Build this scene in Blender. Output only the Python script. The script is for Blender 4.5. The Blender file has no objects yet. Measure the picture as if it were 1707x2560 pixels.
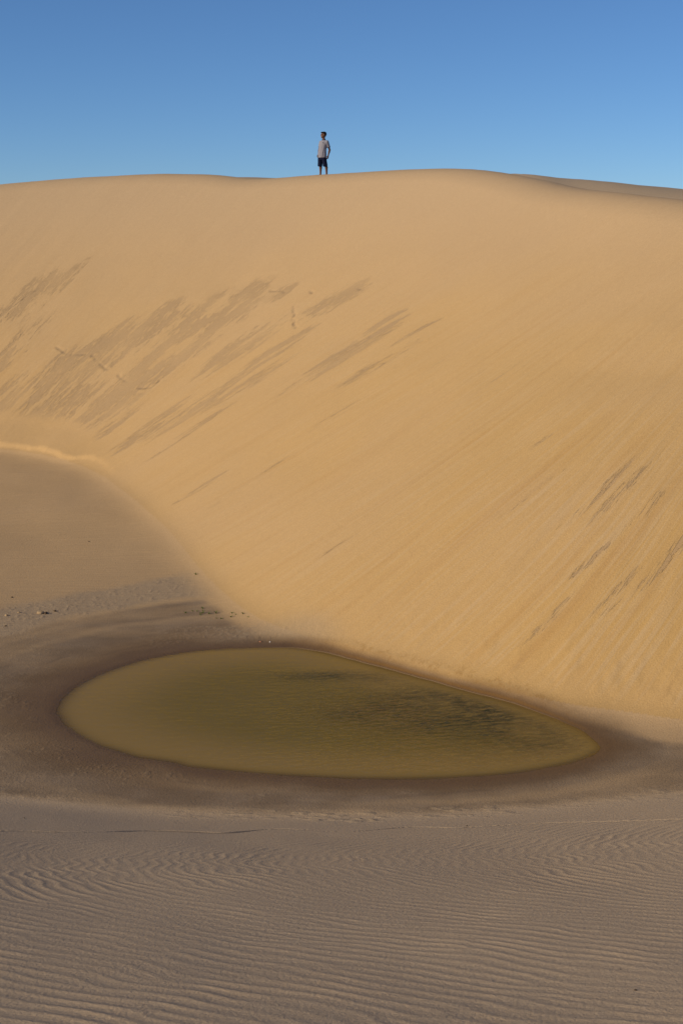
import bpy, math
import numpy as np
from mathutils import Vector

R = math.radians
rng = np.random.default_rng(7)
scene = bpy.context.scene
COL = scene.collection

# ------------------------------------------------------------------ camera
CAM_H, HORIZON = 6.8, 615.0            # eye height above the water, horizon row in the photograph
FPX, CX, CY = 3555.0, 853.5, 1280.0    # 50 mm on a 24 x 36 upright frame, in photograph pixels
PITCH = math.atan((CY - HORIZON) / FPX)
cam_d = bpy.data.cameras.new('camera')
cam_d.sensor_fit = 'VERTICAL'
cam_d.sensor_height = 36.0
cam_d.lens = FPX * 36.0 / 2560.0
cam_d.clip_start = 0.05
cam_d.clip_end = 3000.0
cam = bpy.data.objects.new('camera', cam_d)
cam.location = (0, 0, CAM_H)
cam.rotation_euler = (R(90) - PITCH, 0, 0)
COL.objects.link(cam)
scene.camera = cam

# ------------------------------------------------------------------ sky, sun, exposure
SUN_EL, SUN_AZ = 20.0, 65.0            # azimuth: degrees to the left of straight behind the camera
sun_vec = Vector((-math.sin(R(SUN_AZ)) * math.cos(R(SUN_EL)), -math.cos(R(SUN_AZ)) * math.cos(R(SUN_EL)), math.sin(R(SUN_EL))))
world = bpy.data.worlds.new('World')
scene.world = world
world.use_nodes = True
wn = world.node_tree
wn.nodes.clear()
sky = wn.nodes.new('ShaderNodeTexSky')
sky.sky_type = 'NISHITA'
sky.sun_disc = False
sky.sun_elevation = R(SUN_EL)
sky.sun_rotation = math.atan2(sun_vec.x, sun_vec.y)
sky.altitude = 3000.0
sky.air_density = 1.0
sky.dust_density = 0.5
sky.ozone_density = 6.3
bg = wn.nodes.new('ShaderNodeBackground')
bg.inputs['Strength'].default_value = 0.10
wo = wn.nodes.new('ShaderNodeOutputWorld')
wn.links.new(sky.outputs[0], bg.inputs['Color'])
wn.links.new(bg.outputs[0], wo.inputs['Surface'])

sun_d = bpy.data.lights.new('sun', 'SUN')
sun_d.energy = 4.05
sun_d.angle = R(0.6)
sun_d.color = (1.0, 0.828, 0.585)
sun = bpy.data.objects.new('sun', sun_d)
sun.rotation_euler = sun_vec.to_track_quat('Z', 'Y').to_euler()
sun.location = (-30, -20, 40)
COL.objects.link(sun)

vs = scene.view_settings
vs.view_transform = 'Standard'
vs.look = 'None'
vs.exposure = 0.0
vs.gamma = 1.0
vs.use_curve_mapping = False
scene.cycles.max_bounces = 6
scene.cycles.use_denoising = True


# ------------------------------------------------------------------ helpers
def ray(px, py):
    c, s = math.cos(PITCH), math.sin(PITCH)
    v = -(np.asarray(py, float) - CY)
    x = np.asarray(px, float) - CX
    return x, FPX * c + v * s, -FPX * s + v * c


def ground_at(px, py, z=0.0):
    """point of height z seen at a photograph pixel"""
    x, y, w = ray(px, py)
    t = (z - CAM_H) / w
    return np.stack([x * t, y * t], -1)


def spline(pts, n):
    """Catmull-Rom through pts, resampled to n points of even arc length"""
    P = np.asarray(pts, float)
    P = np.vstack([2 * P[0] - P[1], P, 2 * P[-1] - P[-2]])
    out = []
    for i in range(1, len(P) - 2):
        t = np.linspace(0, 1, 24, endpoint=False)[:, None]
        a, b, c, d = P[i - 1], P[i], P[i + 1], P[i + 2]
        out.append(0.5 * (2 * b + (c - a) * t + (2 * a - 5 * b + 4 * c - d) * t ** 2 + (3 * b - a - 3 * c + d) * t ** 3))
    Q = np.vstack(out + [P[-2][None]])
    s = np.r_[0, np.cumsum(np.hypot(*np.diff(Q, axis=0).T))]
    u = np.linspace(0, s[-1], n)
    return np.stack([np.interp(u, s, Q[:, k]) for k in range(Q.shape[1])], 1)


def curve_dist(X, Y, P, closed=False):
    """distance to a polyline, arc length of the foot point, sign (+ on the left of the direction of travel)"""
    P = np.asarray(P, np.float64)
    if closed:
        P = np.vstack([P, P[:1]])
    A, B = P[:-1], P[1:]
    D = B - A
    L = np.hypot(D[:, 0], D[:, 1])
    S0 = np.r_[0, np.cumsum(L)][:-1]
    shp = X.shape
    X = X.ravel(); Y = Y.ravel()
    dist = np.empty(X.size); arc = np.empty(X.size); sgn = np.empty(X.size)
    M = 0.5 * (A + B)
    step = 60000
    for i in range(0, X.size, step):
        x = X[i:i + step].astype(np.float32); y = Y[i:i + step].astype(np.float32)
        d2 = (x[:, None] - M[None, :, 0].astype(np.float32)) ** 2 + (y[:, None] - M[None, :, 1].astype(np.float32)) ** 2
        j = d2.argmin(1)
        x = x.astype(np.float64); y = y.astype(np.float64)
        best = np.full(x.size, 1e18); ba = np.zeros(x.size); bs = np.ones(x.size)
        for o in (-1, 0, 1):
            k = (j + o) % len(A) if closed else np.clip(j + o, 0, len(A) - 1)
            rx = x - A[k, 0]; ry = y - A[k, 1]
            t = np.clip((rx * D[k, 0] + ry * D[k, 1]) / (L[k] ** 2 + 1e-12), 0, 1)
            ex = rx - t * D[k, 0]; ey = ry - t * D[k, 1]
            q = ex * ex + ey * ey
            m = q < best
            best = np.where(m, q, best)
            ba = np.where(m, S0[k] + t * L[k], ba)
            bs = np.where(m, np.sign(D[k, 0] * ry - D[k, 1] * rx), bs)
        dist[i:i + step] = np.sqrt(best); arc[i:i + step] = ba; sgn[i:i + step] = bs
    return dist.reshape(shp), arc.reshape(shp), sgn.reshape(shp)


def vnoise(x, y, seed=0):
    """smooth value noise in -1..1"""
    x = np.asarray(x, np.float32); y = np.asarray(y, np.float32)
    xf = np.floor(x); yf = np.floor(y)
    fx = x - xf; fy = y - yf
    xi = xf.astype(np.int32).view(np.uint32); yi = yf.astype(np.int32).view(np.uint32)
    fx = fx * fx * fx * (fx * (fx * 6 - 15) + 10); fy = fy * fy * fy * (fy * (fy * 6 - 15) + 10)
    xa = xi * np.uint32(374761393); xb = xa + np.uint32(374761393)
    sd_ = np.uint32((seed * 982451653) & 0xFFFFFFFF)
    ya = yi * np.uint32(668265263) + sd_; yb = ya + np.uint32(668265263)

    def h(n):
        n = (n ^ (n >> np.uint32(13))) * np.uint32(1274126177)
        n = (n ^ (n >> np.uint32(16))) & np.uint32(0xFFFF)
        return n.astype(np.float32) * np.float32(1 / 32767.5) - np.float32(1)
    p = h(xa + ya); q = h(xa + yb)
    p = p + (h(xb + ya) - p) * fx
    q = q + (h(xb + yb) - q) * fx
    return p + (q - p) * fy


def fbm(x, y, octaves=4, seed=0, gain=0.5):
    a, s, t = 1.0, 0.0, 0.0
    for o in range(octaves):
        s = s + a * vnoise(x * 2 ** o + 17.3 * o, y * 2 ** o - 9.1 * o, seed + o)
        t += a
        a *= gain
    return s / t


def sstep(e0, e1, x):
    t = np.clip((x - e0) / (e1 - e0), 0, 1)
    return t * t * (3 - 2 * t)


def smin(a, b, k):
    h = np.clip(0.5 + 0.5 * (b - a) / k, 0, 1)
    return b * (1 - h) + a * h - k * h * (1 - h)


def softplus(x, w):
    q = x / w
    return np.where(q > 30, x, w * np.log1p(np.exp(np.minimum(q, 30))))


# ------------------------------------------------------------------ plan of the place (metres; water level z = 0)
SLOPE = 0.60                                    # slip face, angle of repose
TOE_Z = 0.50
toe_px = [(-1500, 1062), (-600, 1088), (-250, 1108), (0, 1132), (60, 1138), (115, 1149), (160, 1160), (210, 1177), (260, 1203), (330, 1262), (410, 1330), (490, 1415), (570, 1492), (650, 1550), (740, 1590), (860, 1627), (960, 1653), (1070, 1682), (1180, 1711), (1300, 1741), (1430, 1770), (1580, 1792), (1740, 1818), (2200, 1862), (3200, 1925)]
toe = spline([ground_at(x, y, 0.06 + (TOE_Z - 0.06) * min(1, max(0, (720 - x) / 520))) for x, y in toe_px], 420)

shore_px = [(143, 1782), (147, 1765), (163, 1742), (196, 1714), (261, 1682), (348, 1653), (435, 1635), (523, 1624), (610, 1619), (697, 1618), (762, 1622), (849, 1639), (958, 1669), (1067, 1698), (1176, 1729), (1285, 1760), (1372, 1791), (1448, 1824), (1488, 1851), (1503, 1868), (1496, 1880), (1464, 1897), (1404, 1914), (1285, 1934), (1143, 1945), (1002, 1949), (871, 1947), (762, 1942), (653, 1936), (560, 1927), (470, 1917), (430, 1907), (340, 1893), (300, 1881), (240, 1862), (200, 1842), (165, 1816)]
shore = spline([ground_at(x, y) for x, y in shore_px] + [ground_at(*shore_px[0])], 360)[:-1]

EDGE_Z = 0.12                                   # where the rippled foreground dune meets the basin
edge_px = [(-900, 1900), (-300, 1962), (0, 1994), (200, 2012), (450, 2032), (800, 2040), (1100, 2036), (1400, 2014), (1707, 1984), (2100, 1945), (2700, 1900)]
edge = spline([ground_at(x, y, EDGE_Z) for x, y in edge_px], 160)

crest_px = np.array([(-900, 560), (-400, 500), (0, 461), (100, 452), (200, 444), (300, 439), (400, 434), (450, 435), (500, 436), (530, 436), (560, 439), (600, 444), (630, 447), (660, 448), (690, 446), (715, 442), (760, 439), (805, 437), (850, 434), (950, 427), (1050, 423), (1110, 421), (1180, 423), (1240, 429), (1290, 437), (1340, 446), (1400, 459), (1450, 471), (1500, 477), (1560, 483), (1640, 492), (1707, 499), (2000, 535), (2600, 640)], float)


def basin_height(X, Y, sd):
    out = 0.005 * sstep(0, 0.10, sd) + 0.040 * np.maximum(sd, 0) / (1 + 0.12 * np.maximum(sd, 0))
    ins = 0.12 * np.minimum(sd, 0) - 0.45 * (0.45 + 0.55 * sstep(-4.5, 0.5, X)) * (1 - np.exp(-(np.minimum(sd, 0) / 1.3) ** 2))
    return np.where(sd > 0, out, ins)


def near_dist(mask, fill, X, Y, P, closed=False):
    d = np.full(X.shape, fill); u = np.zeros(X.shape); g = np.ones(X.shape)
    a, b, c = curve_dist(X[mask], Y[mask], P, closed)
    d[mask] = a; u[mask] = b; g[mask] = c
    return d, u, g


def gauss(F, sig):
    n = int(3 * sig) + 1
    k = np.exp(-0.5 * (np.arange(-n, n + 1) / sig) ** 2); k /= k.sum()
    for ax in (0, 1):
        G = np.pad(F, [(n, n) if q == ax else (0, 0) for q in (0, 1)], 'edge')
        F = sum(k[i] * (G[i:i + F.shape[0]] if ax == 0 else G[:, i:i + F.shape[1]]) for i in range(2 * n + 1))
    return F


def cubic(F, x0, y0, res, X, Y):
    fx = np.clip((X - x0) / res, 1, F.shape[1] - 3.001); fy = np.clip((Y - y0) / res, 1, F.shape[0] - 3.001)
    ix = fx.astype(int); iy = fy.astype(int); fx = fx - ix; fy = fy - iy

    def w(t):
        return ((1 - t) ** 3 / 6, (3 * t ** 3 - 6 * t ** 2 + 4) / 6, (-3 * t ** 3 + 3 * t ** 2 + 3 * t + 1) / 6, t ** 3 / 6)
    wx, wy = w(fx), w(fy)
    return sum(wy[j] * sum(wx[i] * F[iy + j - 1, ix + i - 1] for i in range(4)) for j in range(4))


# the slip face: distance up from its foot (delta) and position along the foot (u), with fall lines that bend smoothly
GR = 0.25
gx0, gy0 = -90.0, 4.0
GXg, GYg = np.meshgrid(np.arange(gx0, 90, GR), np.arange(gy0, 130, GR))
gd, gu0, gs = curve_dist(GXg, GYg, toe[::2])
gdl = gd * gs
lev = [(0.0, gdl, gu0)] + [(sg, gauss(gdl, sg / GR), gauss(gu0, sg / GR)) for sg in (0.35, 0.8, 1.6, 3.0)]
want = np.clip(0.42 * (gdl - 0.3), 0, 3.0)
dl_s, u_s = gdl.copy(), gu0.copy()
for (s0, d0, u0), (s1, d1, u1) in zip(lev[:-1], lev[1:]):
    t = np.clip((want - s0) / (s1 - s0), 0, 1)
    m = want >= s0
    dl_s = np.where(m, d0 * (1 - t) + d1 * t, dl_s)
    u_s = np.where(m, u0 * (1 - t) + u1 * t, u_s)


# ---- terrain grid: rings round the standpoint, finest inside the view
def spaced(pieces):
    out = []
    for a, b, n in pieces:
        out.append(np.linspace(a, b, n, endpoint=False))
    return np.concatenate(out)


ring = np.r_[spaced([(0.4, 6.4, 24), (6.4, 12.0, 300), (12.0, 17.4, 260), (17.4, 24.0, 190), (24.0, 34.0, 200), (34.0, 66.0, 420), (66.0, 90.0, 40)]), np.geomspace(90, 900, 24)]
half = 15.6
angs = np.r_[spaced([(-180, -60, 24), (-60, -24, 30), (-24, -half, 34), (-half, half, 620), (half, 24, 34), (24, 60, 30), (60, 180, 24)])]
NA, NR = len(angs), len(ring)
AA, RR = np.meshgrid(np.radians(angs), ring)     # rows = rings
X = RR * np.sin(AA)
Y = RR * np.cos(AA)

delta = cubic(dl_s, gx0, gy0, GR, X, Y)
uu = cubic(u_s, gx0, gy0, GR, X, Y)
MB = (np.abs(AA) < R(50)) & (RR < 70)
ds, us, ss = near_dist((np.abs(AA) < R(50)) & (RR < 48), 30.0, X, Y, shore, True)
ss = np.where((np.abs(AA) < R(50)) & (RR < 48), ss, 0)
# the shoreline polygon runs clockwise or counter-clockwise: make inside negative
area = np.sum(shore[:, 0] * np.roll(shore[:, 1], -1) - shore[:, 1] * np.roll(shore[:, 0], -1))
sd = np.where(ss == 0, ds, ds * (-ss if area > 0 else ss))
ed, eu, es = curve_dist(X, Y, edge[::2])
ed = -ed * es                                   # + on the camera side of the foreground dune's foot

sd = sd + np.where(np.abs(sd) < 2, 0.045 * fbm(us * 1.3, us * 0 + 4.0, 2, 31) + 0.016 * fbm(us * 5.0, us * 0, 2, 32), 0) * sstep(1.5, 0.5, np.abs(sd))
bas = basin_height(X, Y, sd)
u_of = lambda px, py, z: np.interp(np.hypot(toe[:, 0] - ground_at(px, py, z)[0], toe[:, 1] - ground_at(px, py, z)[1]).argmin(), np.arange(len(toe)), np.r_[0, np.cumsum(np.hypot(*np.diff(toe, axis=0).T))])
left_rise = np.minimum(0.085 * softplus(delta + 4.0, 0.9), 0.34) * sstep(u_of(740, 1590, 0.06), u_of(260, 1203, TOE_Z), uu) * sstep(0.6, 4.5, sd)
bas = np.where(sd > 0, np.minimum(bas, 0.18) + left_rise, bas)

# ---- crest: find the height of the crest above each foot point so that the ridge stands where the photograph shows it
LU = np.hypot(*np.diff(toe, axis=0).T).sum()
NK = 160
knots = np.linspace(0, LU, NK)
zc = np.full(NK, 9.0)
BACK = 0.30


def dune_height(delta, u, zc, rough=None):
    zk = np.interp(u, knots, zc)
    w = np.interp(u, [0, LU], [0.55, 0.55])
    face = SLOPE * softplus(delta, 0.22)
    dc = zk / SLOPE
    back = zk - BACK * (delta - dc)
    back = np.maximum(back, zk * 0.35 + 0.2 * softplus(-(delta - dc - 40), 6.0) * 0)
    return smin(face, back, 1.1)


cols = [np.abs(np.degrees(np.arctan2(px - CX, FPX / math.cos(PITCH))) * 1.0 - angs).argmin() for px in range(-300, 2000, 12)]
rows = np.where((ring > 22) & (ring < 90))[0]
sub = np.ix_(rows, np.array(cols))
dS, uS, XS, YS = delta[sub], uu[sub], X[sub], Y[sub]


def project(X, Y, Z):
    c, s = math.cos(PITCH), math.sin(PITCH)
    z = Z - CAM_H
    depth = Y * c - z * s
    up = Y * s + z * c
    return CX + FPX * X / depth, CY - FPX * up / depth


def gs1(v, sg):
    n = int(3 * sg) + 1
    k = np.exp(-0.5 * (np.arange(-n, n + 1) / sg) ** 2)
    return np.convolve(np.pad(v, n, 'edge'), k / k.sum(), 'valid')


# first guess: where the sight line to the ridge meets the plain face
XS, YS = X[sub], Y[sub]
basS = bas[sub]
face0 = basS + SLOPE * softplus(dS, 0.22)
px0, py0 = project(XS, YS, face0)
tgt0 = np.interp(px0, crest_px[:, 0], crest_px[:, 1])
above = py0 < tgt0
k = np.where(above.any(0), above.argmax(0), len(rows) - 1)
j = np.arange(len(cols))
ua, za = uS[k, j], (face0 - basS)[k, j]
o = np.argsort(ua)
zc = gs1(np.interp(knots, ua[o], za[o]), 1.5) + 0.2
for it in range(24):
    Zf = basS + np.where(dS > 0, dune_height(dS, uS, zc), 0)
    px, py = project(XS, YS, Zf)
    k = py.argmin(0)
    target = np.interp(px[k, j], crest_px[:, 0], crest_px[:, 1])
    err = (py[k, j] - target) / FPX * YS[k, j]         # + when the ridge is too low
    u_at = uS[k, j]
    o = np.argsort(u_at)
    zc = zc + 0.45 * gs1(np.interp(knots, u_at[o], err[o]), 3.0 if it < 12 else 1.6)
print('crest fit px', np.abs((py[k, j] - target)).max(), 'zc', zc.min(), zc.max())

# ---- put the large shapes together
fore = smin(0.268 * softplus(ed, 0.16), 5.15 + 0 * ed, 1.5)
dune = dune_height(delta, uu, zc) * sstep(-2.5, -1.0, delta) * sstep(-0.05, 0.28, sd)
far_fade = sstep(140, 70, RR)
Z = bas + dune * far_fade + fore
inview = (np.abs(AA) < R(40)) & (RR < 90)


def blob(a, b, w):
    return np.exp(-(a * a + b * b) / (w * w))


# bank of drifted sand along the foot of the slip face, far left
bank_w = sstep(-5.6, -8.5, X) * (np.abs(delta) < 6)
wob = 0.28 * fbm(uu * 0.9, uu * 0 + 3.3, 3, 21) + 0.05 * fbm(uu * 3.0 + delta, delta * 1.5 + 1.3, 2, 22)
bd = delta - 0.35 + wob
bank = 0.07 * sstep(-0.20, 0.0, bd) * (1 - sstep(0.0, 1.0, bd)) + 0.03 * sstep(-0.5, -0.05, bd) * (1 - sstep(0.0, 2.6, bd))
Z = Z + bank * bank_w * (bank_w > 0)

# gentle unevenness
Z = Z + 0.045 * fbm(X * 0.32, Y * 0.32, 3, 5) * sstep(8.5, 6.0, Z) * sstep(0.4, 4.0, np.abs(sd)) * sstep(120, 60, RR)
pxv, pyv = project(X, Y, Z)
front = inview & (np.abs(AA) < R(24)) & (Y > 3.5) & (RR < 70)
_f = np.where(front.ravel())[0]
_fp = np.stack([pxv.ravel()[_f], pyv.ravel()[_f]], 1)


def surf_index(px, py):
    d2 = (_fp[:, 0] - px) ** 2 + (_fp[:, 1] - py) ** 2
    near = np.where(d2 < max(d2.min() * 4, 9.0))[0]
    return _f[near[RR.ravel()[_f[near]].argmin()]]


def surf_at(px, py):
    i = surf_index(px, py)
    return np.array([X.flat[i], Y.flat[i], Z.flat[i]])


def surf_fall(px, py):
    i = surf_index(px, py)
    return us_.flat[i], delta.flat[i]

# ------------------------------------------------------------------ ripples of the foreground dune (oriented wave noise)
def ripple_field(x0, x1, y0, y1, res, ang_fn, lam_fn, sig, density, seed):
    g = np.random.default_rng(seed)
    nx, ny = int((x1 - x0) / res) + 1, int((y1 - y0) / res) + 1
    F = np.zeros((ny, nx), np.complex64)
    n = int((x1 - x0) * (y1 - y0) * density)
    kx = g.uniform(x0, x1, n); ky = g.uniform(y0, y1, n); ph = g.uniform(0, 2 * np.pi, n)
    an = ang_fn(kx, ky); la = lam_fn(kx, ky)
    for pas in range(2):
        G = np.zeros_like(F)
        for i in range(n):
            s = sig * la[i]
            hw = int(2.4 * s / res)
            cx = int(round((kx[i] - x0) / res)); cy = int(round((ky[i] - y0) / res))
            a0, a1, b0, b1 = max(cx - hw, 0), min(cx + hw + 1, nx), max(cy - hw, 0), min(cy + hw + 1, ny)
            if a1 <= a0 or b1 <= b0:
                continue
            if pas == 1:                           # align with what the first pass left here, so that crests run on
                v = F[min(max(cy, 0), ny - 1), min(max(cx, 0), nx - 1)]
                p0 = np.angle(v)
            else:
                p0 = ph[i]
            xx = (np.arange(a0, a1) - cx) * res
            yy = (np.arange(b0, b1) - cy) * res
            # crest runs along angle an; the wave travels across it
            wx, wy = -np.sin(an[i]), np.cos(an[i])
            k = 2 * np.pi / la[i]
            ex = np.exp(-(xx / s) ** 2 + 1j * k * wx * xx).astype(np.complex64)
            ey = np.exp(-(yy / s) ** 2 + 1j * (k * wy * yy + p0)).astype(np.complex64)
            G[b0:b1, a0:a1] += ey[:, None] * ex[None, :]
        F = G
    return F


def sample(F, x0, y0, res, X, Y):
    fx = np.clip((X - x0) / res, 0, F.shape[1] - 1.001); fy = np.clip((Y - y0) / res, 0, F.shape[0] - 1.001)
    ix = fx.astype(int); iy = fy.astype(int); fx = fx - ix; fy = fy - iy
    return (F[iy, ix] * (1 - fx) + F[iy, ix + 1] * fx) * (1 - fy) + (F[iy + 1, ix] * (1 - fx) + F[iy + 1, ix + 1] * fx) * fy


def crest_angle(x, y):
    """direction of the ripple crests on the ground: they swing round in a belt half way down the slope"""
    yv = 12.7 + 0.10 * x + 0.35 * fbm(x * 0.5, y * 0.5, 2, 40) + 0.16 * fbm(x * 1.7, y * 1.7, 1, 41)
    t = (y - yv)
    a = np.interp(t, [-6, -3.6, -2.0, -1.0, 0.0, 0.7, 1.4, 2.4, 4.0], [150, 148, 142, 124, 95, 62, 42, 28, 18])
    return np.radians(a + 17 * fbm(x * 0.8, y * 0.8, 3, 42))


RX0, RX1, RY0, RY1, RRES = -6.0, 6.0, 6.2, 17.5, 0.018
FA = ripple_field(RX0, RX1, RY0, RY1, RRES, crest_angle, lambda x, y: np.interp(y, [4, 8, 11, 13, 16], [0.165, 0.155, 0.135, 0.122, 0.11]), 1.5, 90, 11)
FB = ripple_field(RX0, RX1, RY0, RY1, RRES, lambda x, y: np.radians(168 + 10 * fbm(x * 0.4, y * 0.4, 2, 50)), lambda x, y: 0.075 + 0 * x, 1.8, 110, 12)


def ripple_profile(F, skew=0.55):
    a = np.angle(F)
    amp = np.clip(np.abs(F) / (np.abs(F).mean() + 1e-9), 0, 1)
    return np.cos(a + skew * np.sin(a)) * amp ** 0.5


fm = (Y > 3.4) & (RR < 19) & (np.abs(X) < 6.6) & (ed > -0.1)
ra = np.zeros_like(Z); rb = np.zeros_like(Z)
zig = np.exp(-((Y[fm] - 12.7 - 0.10 * X[fm]) / 1.3) ** 2)
wx_ = X[fm] + zig * 0.050 * np.sin(Y[fm] * 11.0 + 0.9 * X[fm] + 3.0 * fbm(X[fm] * 0.8, Y[fm] * 0.8, 2, 66)) + 0.04 * fbm(X[fm] * 2.2, Y[fm] * 2.2, 2, 64); wy_ = Y[fm] + 0.05 * fbm(X[fm] * 1.9 + 7, Y[fm] * 1.9, 2, 65)
ra[fm] = sample(ripple_profile(FA), RX0, RY0, RRES, wx_, wy_)
rb[fm] = sample(ripple_profile(FB, 0.2), RX0, RY0, RRES, X[fm], Y[fm])
r_amp = np.interp(Y, [3.5, 8, 10, 13, 16], [0.0036, 0.0036, 0.0026, 0.0028, 0.0020]) * sstep(0.05, 0.8, ed)
r_amp = r_amp * (0.85 - 0.25 * sstep(0.0, -2.0, X) * sstep(11, 12.5, Y) + 0.45 * sstep(0.0, 3.0, X) * sstep(11, 12.5, Y)) * np.clip(0.80 + 0.8 * fbm(X * 0.7, Y * 0.7, 2, 61) + 0.6 * fbm(X * 2.6, Y * 2.6, 2, 63), 0.4, 1.7)
Z = Z + r_amp * ra + 0.0010 * rb * sstep(0.1, 1.0, ed) * np.clip(0.6 + 0.8 * fbm(X * 0.5 + 9, Y * 0.5, 2, 62), 0, 1)

# ------------------------------------------------------------------ damp and wet sand, crusts, crumbs
def poly_sd(pts_px, z=0.1):
    P = spline([ground_at(x, y, z) for x, y in pts_px] + [ground_at(*pts_px[0], z)], 260)[:-1]
    m = (np.abs(AA) < R(40)) & (RR < 48)
    d, _, s = near_dist(m, 20.0, X, Y, P, True)
    a = np.sum(P[:, 0] * np.roll(P[:, 1], -1) - P[:, 1] * np.roll(P[:, 0], -1))
    return np.where(m, d * (s if a > 0 else -s), -20.0)              # + inside


damp_far = [(-700, 1690), (-250, 1630), (0, 1590), (120, 1556), (220, 1537), (330, 1517), (430, 1503), (510, 1497), (550, 1510), (600, 1545), (670, 1588), (760, 1614), (860, 1634), (1000, 1672), (1150, 1711), (1300, 1750), (1450, 1786), (1560, 1808), (1707, 1842), (2200, 1900)]
damp_near = [(2300, 1935), (2000, 1950), (1707, 1976), (1400, 2005), (1100, 2026), (800, 2031), (450, 2022), (200, 2002), (0, 1983), (-300, 1950), (-800, 1850)]
dsd = poly_sd(damp_far + damp_near)
nz1 = fbm(X * 1.1, Y * 1.1, 4, 70)
nz2 = fbm(X * 4.5, Y * 2.2, 4, 71)
damp = sstep(-0.05, 0.28, dsd + 0.16 * nz1 + 0.06 * nz2)
damp = damp * np.clip(0.80 + 0.35 * fbm(X * 0.5, Y * 1.6, 3, 72), 0, 1)
damp = damp * np.clip(1.0 + 0.55 * fbm(sd * 3.2 + 0.5 * nz1, us * 0.22, 3, 74), 0.4, 1.15)
sidefar = sstep(-1.4, -0.7, delta) * sstep(-1.2, 0.0, X) * sstep(4.0, 2.4, X)
for c_ in (0.30, 0.62, 1.05, 1.6):
    damp = np.clip(damp + 0.30 * np.exp(-((sd - c_ - 0.16 * fbm(us * 0.7 + c_ * 9, us * 0, 3, 75)) / 0.045) ** 2) * np.clip(0.4 + fbm(us * 0.9 - c_ * 5, us * 0, 2, 76), 0, 1) * (damp > 0.3), 0, 1.25)
damp = damp * (1 - sidefar * (1 - sstep(0.60, 0.20, sd)))
wet = sstep(0.85, 0.03, sd * (1 + 1.2 * sidefar) + 0.18 * nz1) * sstep(0.30, -0.05, delta - 0.3 * sstep(1.5, 3.5, X))
damp = damp * sstep(0.30, -0.05, delta - 0.5 * sstep(2.0, 4.5, X))
damp = np.where(sd < 0, 0.45 + 0.55 * sstep(-0.03, 0.02, sd), damp)
wet_left = sstep(1.7, 0.05, sd + 0.25 * nz1) * sstep(-1.0, -3.0, X) * sstep(0.5, 0.0, delta) * 0.9
wet = np.maximum(wet, wet_left)
wet = np.where(sd < 0, 0.0 + 1.0 * sstep(-0.03, 0.02, sd), wet)

crust_px = [(-400, 1600), (-200, 1550), (0, 1522), (120, 1496), (220, 1478), (350, 1460), (440, 1448), (520, 1440), (560, 1462), (590, 1500), (540, 1503), (430, 1507), (330, 1522), (220, 1542), (120, 1560), (0, 1594), (-250, 1640)]
csd = poly_sd(crust_px)
crust = sstep(-0.1, 0.35, csd + 0.25 * nz1) * sstep(0.0, -0.7, delta)
shore_crust = sstep(0.12, 0.4, sd) * sstep(1.5, 0.7, sd) * sstep(-2.6, -1.7, X) * sstep(0.4, -0.6, X) * (Y > 18) * sstep(0.9, 0.3, delta)
lump = np.maximum(fbm(X * 15, Y * 9, 3, 80, 0.7), 0)
Z = Z + (0.010 * crust + 0.008 * shore_crust) * lump * inview

flake = sstep(0.42, 0.05, np.abs(ed + 0.14 + 0.22 * nz1)) * np.clip(0.5 + 1.2 * fbm(X * 0.6, Y * 0.6, 2, 83), 0, 1)
fl = np.maximum(fbm(X * 6, Y * 16, 3, 84), 0)
Z = Z + 0.030 * flake * fl * inview

crumb = sstep(0.12, 0.40, fbm(X * 1.0, Y * 1.3, 3, 90) + 0.25 * sstep(1.8, 0.8, sd) - 0.2) * sstep(0.15, 0.45, sd) * sstep(3.5, 1.8, sd) * sstep(-1.0, -2.0, X)
crumb2 = sstep(0.25, 0.5, fbm(X * 1.1 + 5, Y * 2.2, 3, 91)) * sstep(0.3, 0.6, sd) * (damp > 0.4) * 0.6
crumb = np.maximum(crumb, crumb2) * sstep(0.2, -0.1, delta)
cl = np.maximum(fbm(X * 27, Y * 17, 2, 92) - 0.15, 0)
Z = Z + 0.009 * crumb * cl * inview

# small ledge where wind has cut into damp layers on the foreground dune
led_px = [(-300, 2070), (0, 2074), (200, 2077), (360, 2074), (480, 2076), (580, 2078), (700, 2070), (860, 2076), (1000, 2066), (1150, 2067), (1300, 2058), (1450, 2054), (1707, 2044), (2000, 2036)]
led = spline([surf_at(x, y)[:2] for x, y in led_px[1:-1]], 160)
ld, lu, lsn = near_dist((np.abs(AA) < R(30)) & (RR > 10) & (RR < 22), 5.0, X, Y, led)
ld = ld * lsn
ln = 0.5 + 0.9 * fbm(lu * 0.8, lu * 0 + 7.7, 3, 95)
lw = np.interp(lu, np.linspace(0, lu.max(), 9), [0.05, 0.05, 0.11, 0.05, 0.04, 0.03, 0.05, 0.05, 0.04])
ledge = sstep(1.0, 0.5, np.abs(ld + 0.05 * fbm(lu * 1.4, lu * 0, 2, 96)) / (lw * np.clip(ln, 0.0, 1.2) + 1e-4)) * (np.abs(ld) < 0.5) * (ed > 0.1)
Z = Z - 0.014 * ledge

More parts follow.
